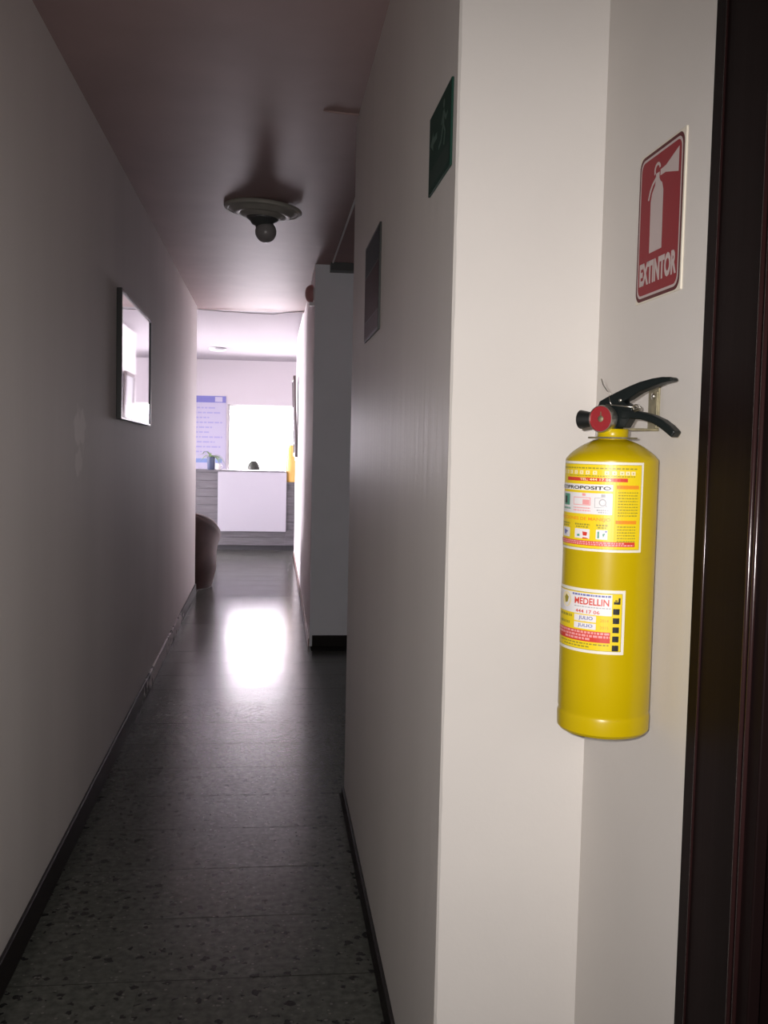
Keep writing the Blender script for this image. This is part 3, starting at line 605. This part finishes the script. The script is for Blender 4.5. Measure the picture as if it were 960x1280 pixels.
# poster on the back wall
M['post'] = mat('poster_lilac', (.38, .36, .47), .5); M['post_head'] = mat('poster_blue', (.13, .13, .36), .5); M['post_line'] = mat('poster_line', (.27, .26, .46), .5); M['post_band'] = mat('poster_band', (.15, .22, .44), .5)
po = thing('wall_poster', 'tall lilac information poster with blue heading on the back wall', 'poster', (-1.09, 15.5, 1.40))
MB().box(-.43, -.006, -.62, .43, 0, .615).build('poster_sheet', 'post', po)
def fp(a, b, layer=1): return (-.43+.86*a, -.006-.0006*layer, .615-1.235*b)
pp = MB(); ph = MB(); put_rect(ph, fp, .01, .005, .99, .085, 0); ph.build('poster_heading', 'post_head', po); ph = MB(); put_rect(ph, fp, .80, .015, .93, .075, 0, 2); ph.build('poster_emblem', 'post', po)
for k, (b, e) in enumerate(((.15, .8), (.21, .9), (.27, .7), (.33, .93), (.39, .75), (.45, .7), (.51, .93), (.57, .8), (.63, .9), (.69, .7))): put_micro(pp, fp, .06, e, b, .018, 1, .03, .12)
pp.build('poster_text', ['post_head', 'post_line'], po)['kind'] = 'stuff'
pb = MB(); put_rect(pb, fp, .01, .775, .93, .825, 0); pb.build('poster_band', 'post_band', po)
# flat lamp on the room ceiling
rl = thing('flat_ceiling_light', 'small flat round light fitting on the reception ceiling', 'ceiling lamp', (-.70, 13.5, HR))
MB().lathe([(0, 0), (.11, 0), (.115, -.02), (.10, -.035)], 32).build('fitting_rim', 'p_grey', rl, autosmooth=True)
MB().lathe([(.10, -.034), (.06, -.042), (0, -.045)], 32).build('diffuser', 'white', rl)

# ------------------------------------------------------------------ person working behind the desk
M['skin'] = mat('skin', (.42, .26, .19), .5); M['hair'] = mat('dark_hair', (.05, .055, .045), .6, bump=.5, bscale=90, stretch=(1, 1, .2)); M['shirt'] = mat('dark_shirt', (.10, .11, .14), .8); M['trousers'] = mat('dark_trousers', (.05, .05, .06), .8)
pe = thing('person', 'dark-haired seated person behind the desk, only the top of head showing', 'person', (-.207, 13.80, 0), (0, 0, 0))
def skin(name, nodes, edges, rad, mt, parent, sub=2):
    me = bpy.data.meshes.new(name); me.from_pydata(nodes, edges, []); o = bpy.data.objects.new(name, me); C.objects.link(o); o.parent = parent
    k = o.modifiers.new('skin', 'SKIN'); k.use_smooth_shade = True
    for i, r in enumerate(rad): me.skin_vertices[0].data[i].radius = r if isinstance(r, tuple) else (r, r)
    me.skin_vertices[0].data[0].use_root = True
    sb = o.modifiers.new('sub', 'SUBSURF'); sb.levels = 1; sb.render_levels = sub
    me.materials.append(M[mt]); return o
nodes = [(0, .02, .50), (0, -.02, .62), (0, -.09, .74), (0, -.16, .83), (0, -.20, .875), (0, -.235, .92)]
edges = [(0, 1), (1, 2), (2, 3), (3, 4), (4, 5)]; rad = [.13, .125, .135, .10, .052, .05]
for s in (-1, 1):
    b = len(nodes)
    nodes += [(s*.16, -.15, .80), (s*.22, -.17, .62), (s*.15, -.42, .60), (s*.10, -.50, .60), (s*.09, .0, .47), (s*.12, -.42, .48), (s*.12, -.40, .10), (s*.12, -.52, .05)]
    edges += [(3, b), (b, b+1), (b+1, b+2), (b+2, b+3), (0, b+4), (b+4, b+5), (b+5, b+6), (b+6, b+7)]; rad += [.055, .045, .034, .03, .09, .062, .04, .035]
skin('body', nodes, edges, rad, 'shirt', pe)
hd = MB().lathe([(0, -.125), (.03, -.12), (.050, -.10), (.062, -.06), (.072, -.01), (.076, .03), (.070, .07), (.048, .098), (0, .112)], 28, (0, 0, 0)).build('head', 'skin', pe)
hd.location = (0, -.285, .955); hd.rotation_euler = (math.radians(58), 0, math.radians(-8)); hd.scale = (.98, 1.18, 1)
MB().lathe([(.078, -.075), (.0815, -.03), (.083, .02), (.079, .062), (.060, .102), (.03, .122), (0, .126)], 28, (0, .012, 0)).build('hair', 'hair', hd)
MB().lathe([(0, -.012), (.010, -.010), (.012, 0), (.007, .014), (0, .02)], 12, (0, -.073, -.02)).build('nose', 'skin', hd)
for s in (-1, 1):
    MB().lathe([(0, -.02), (.012, -.012), (.016, 0), (.012, .014), (0, .02)], 12, (s*.076, .0, -.02)).build('ear', 'skin', hd)
    MB().lathe([(0, -.006), (.008, 0), (0, .006)], 12, (s*.028, -.068, .012)).build('eye', 'black', hd)
MB().box(-.02, -.066, -.072, .02, -.058, -.066).build('mouth', 'gauge_red', hd)
for s in (-1, 1):
    fin = [(s*.10, -.50, .60), (s*.095, -.56, .605)]; ed = [(0, 1)]; ra = [.028, .030]
    for k in range(4):
        b = len(fin); x = s*(.125-.02*k)
        fin += [(x, -.60, .608), (x, -.635-.006*(k in (1, 2)), .600), (x, -.66-.008*(k in (1, 2)), .588)]; ed += [(1, b), (b, b+1), (b+1, b+2)]; ra += [.009, .008, .007]
    b = len(fin); fin += [(s*.062, -.545, .60), (s*.045, -.585, .597)]; ed += [(0, b), (b, b+1)]; ra += [.010, .008]
    skin('hand', fin, ed, ra, 'skin', pe, 1)
oc = thing('office_chair', 'office chair under the seated person behind the desk', 'chair', (-.207, 13.80, 0))
MB().box(-.22, -.24, .33, .22, .22, .385).build('seat', 'black', oc, bevel=.02)
MB().box(-.20, .19, .45, .20, .23, .85).build('backrest', 'black', oc, bevel=.02)
MB().tube([(0, 0, .05), (0, 0, .335)], .025, 14).tube([(0, .17, .36), (0, .235, .40), (0, .235, .55)], .015, 10).build('post', 'steel', oc)
for k in range(5):
    a = 2*PI*k/5+.3; MB().tube([(0, 0, .07), (.26*math.cos(a), .26*math.sin(a), .05)], [.022, .014], 10).lathe([(0, -.01), (.025, -.01), (.025, .01), (0, .01)], 16, (.26*math.cos(a), .26*math.sin(a), .025), (-math.sin(a), math.cos(a), 0)).build('leg', 'black', oc)
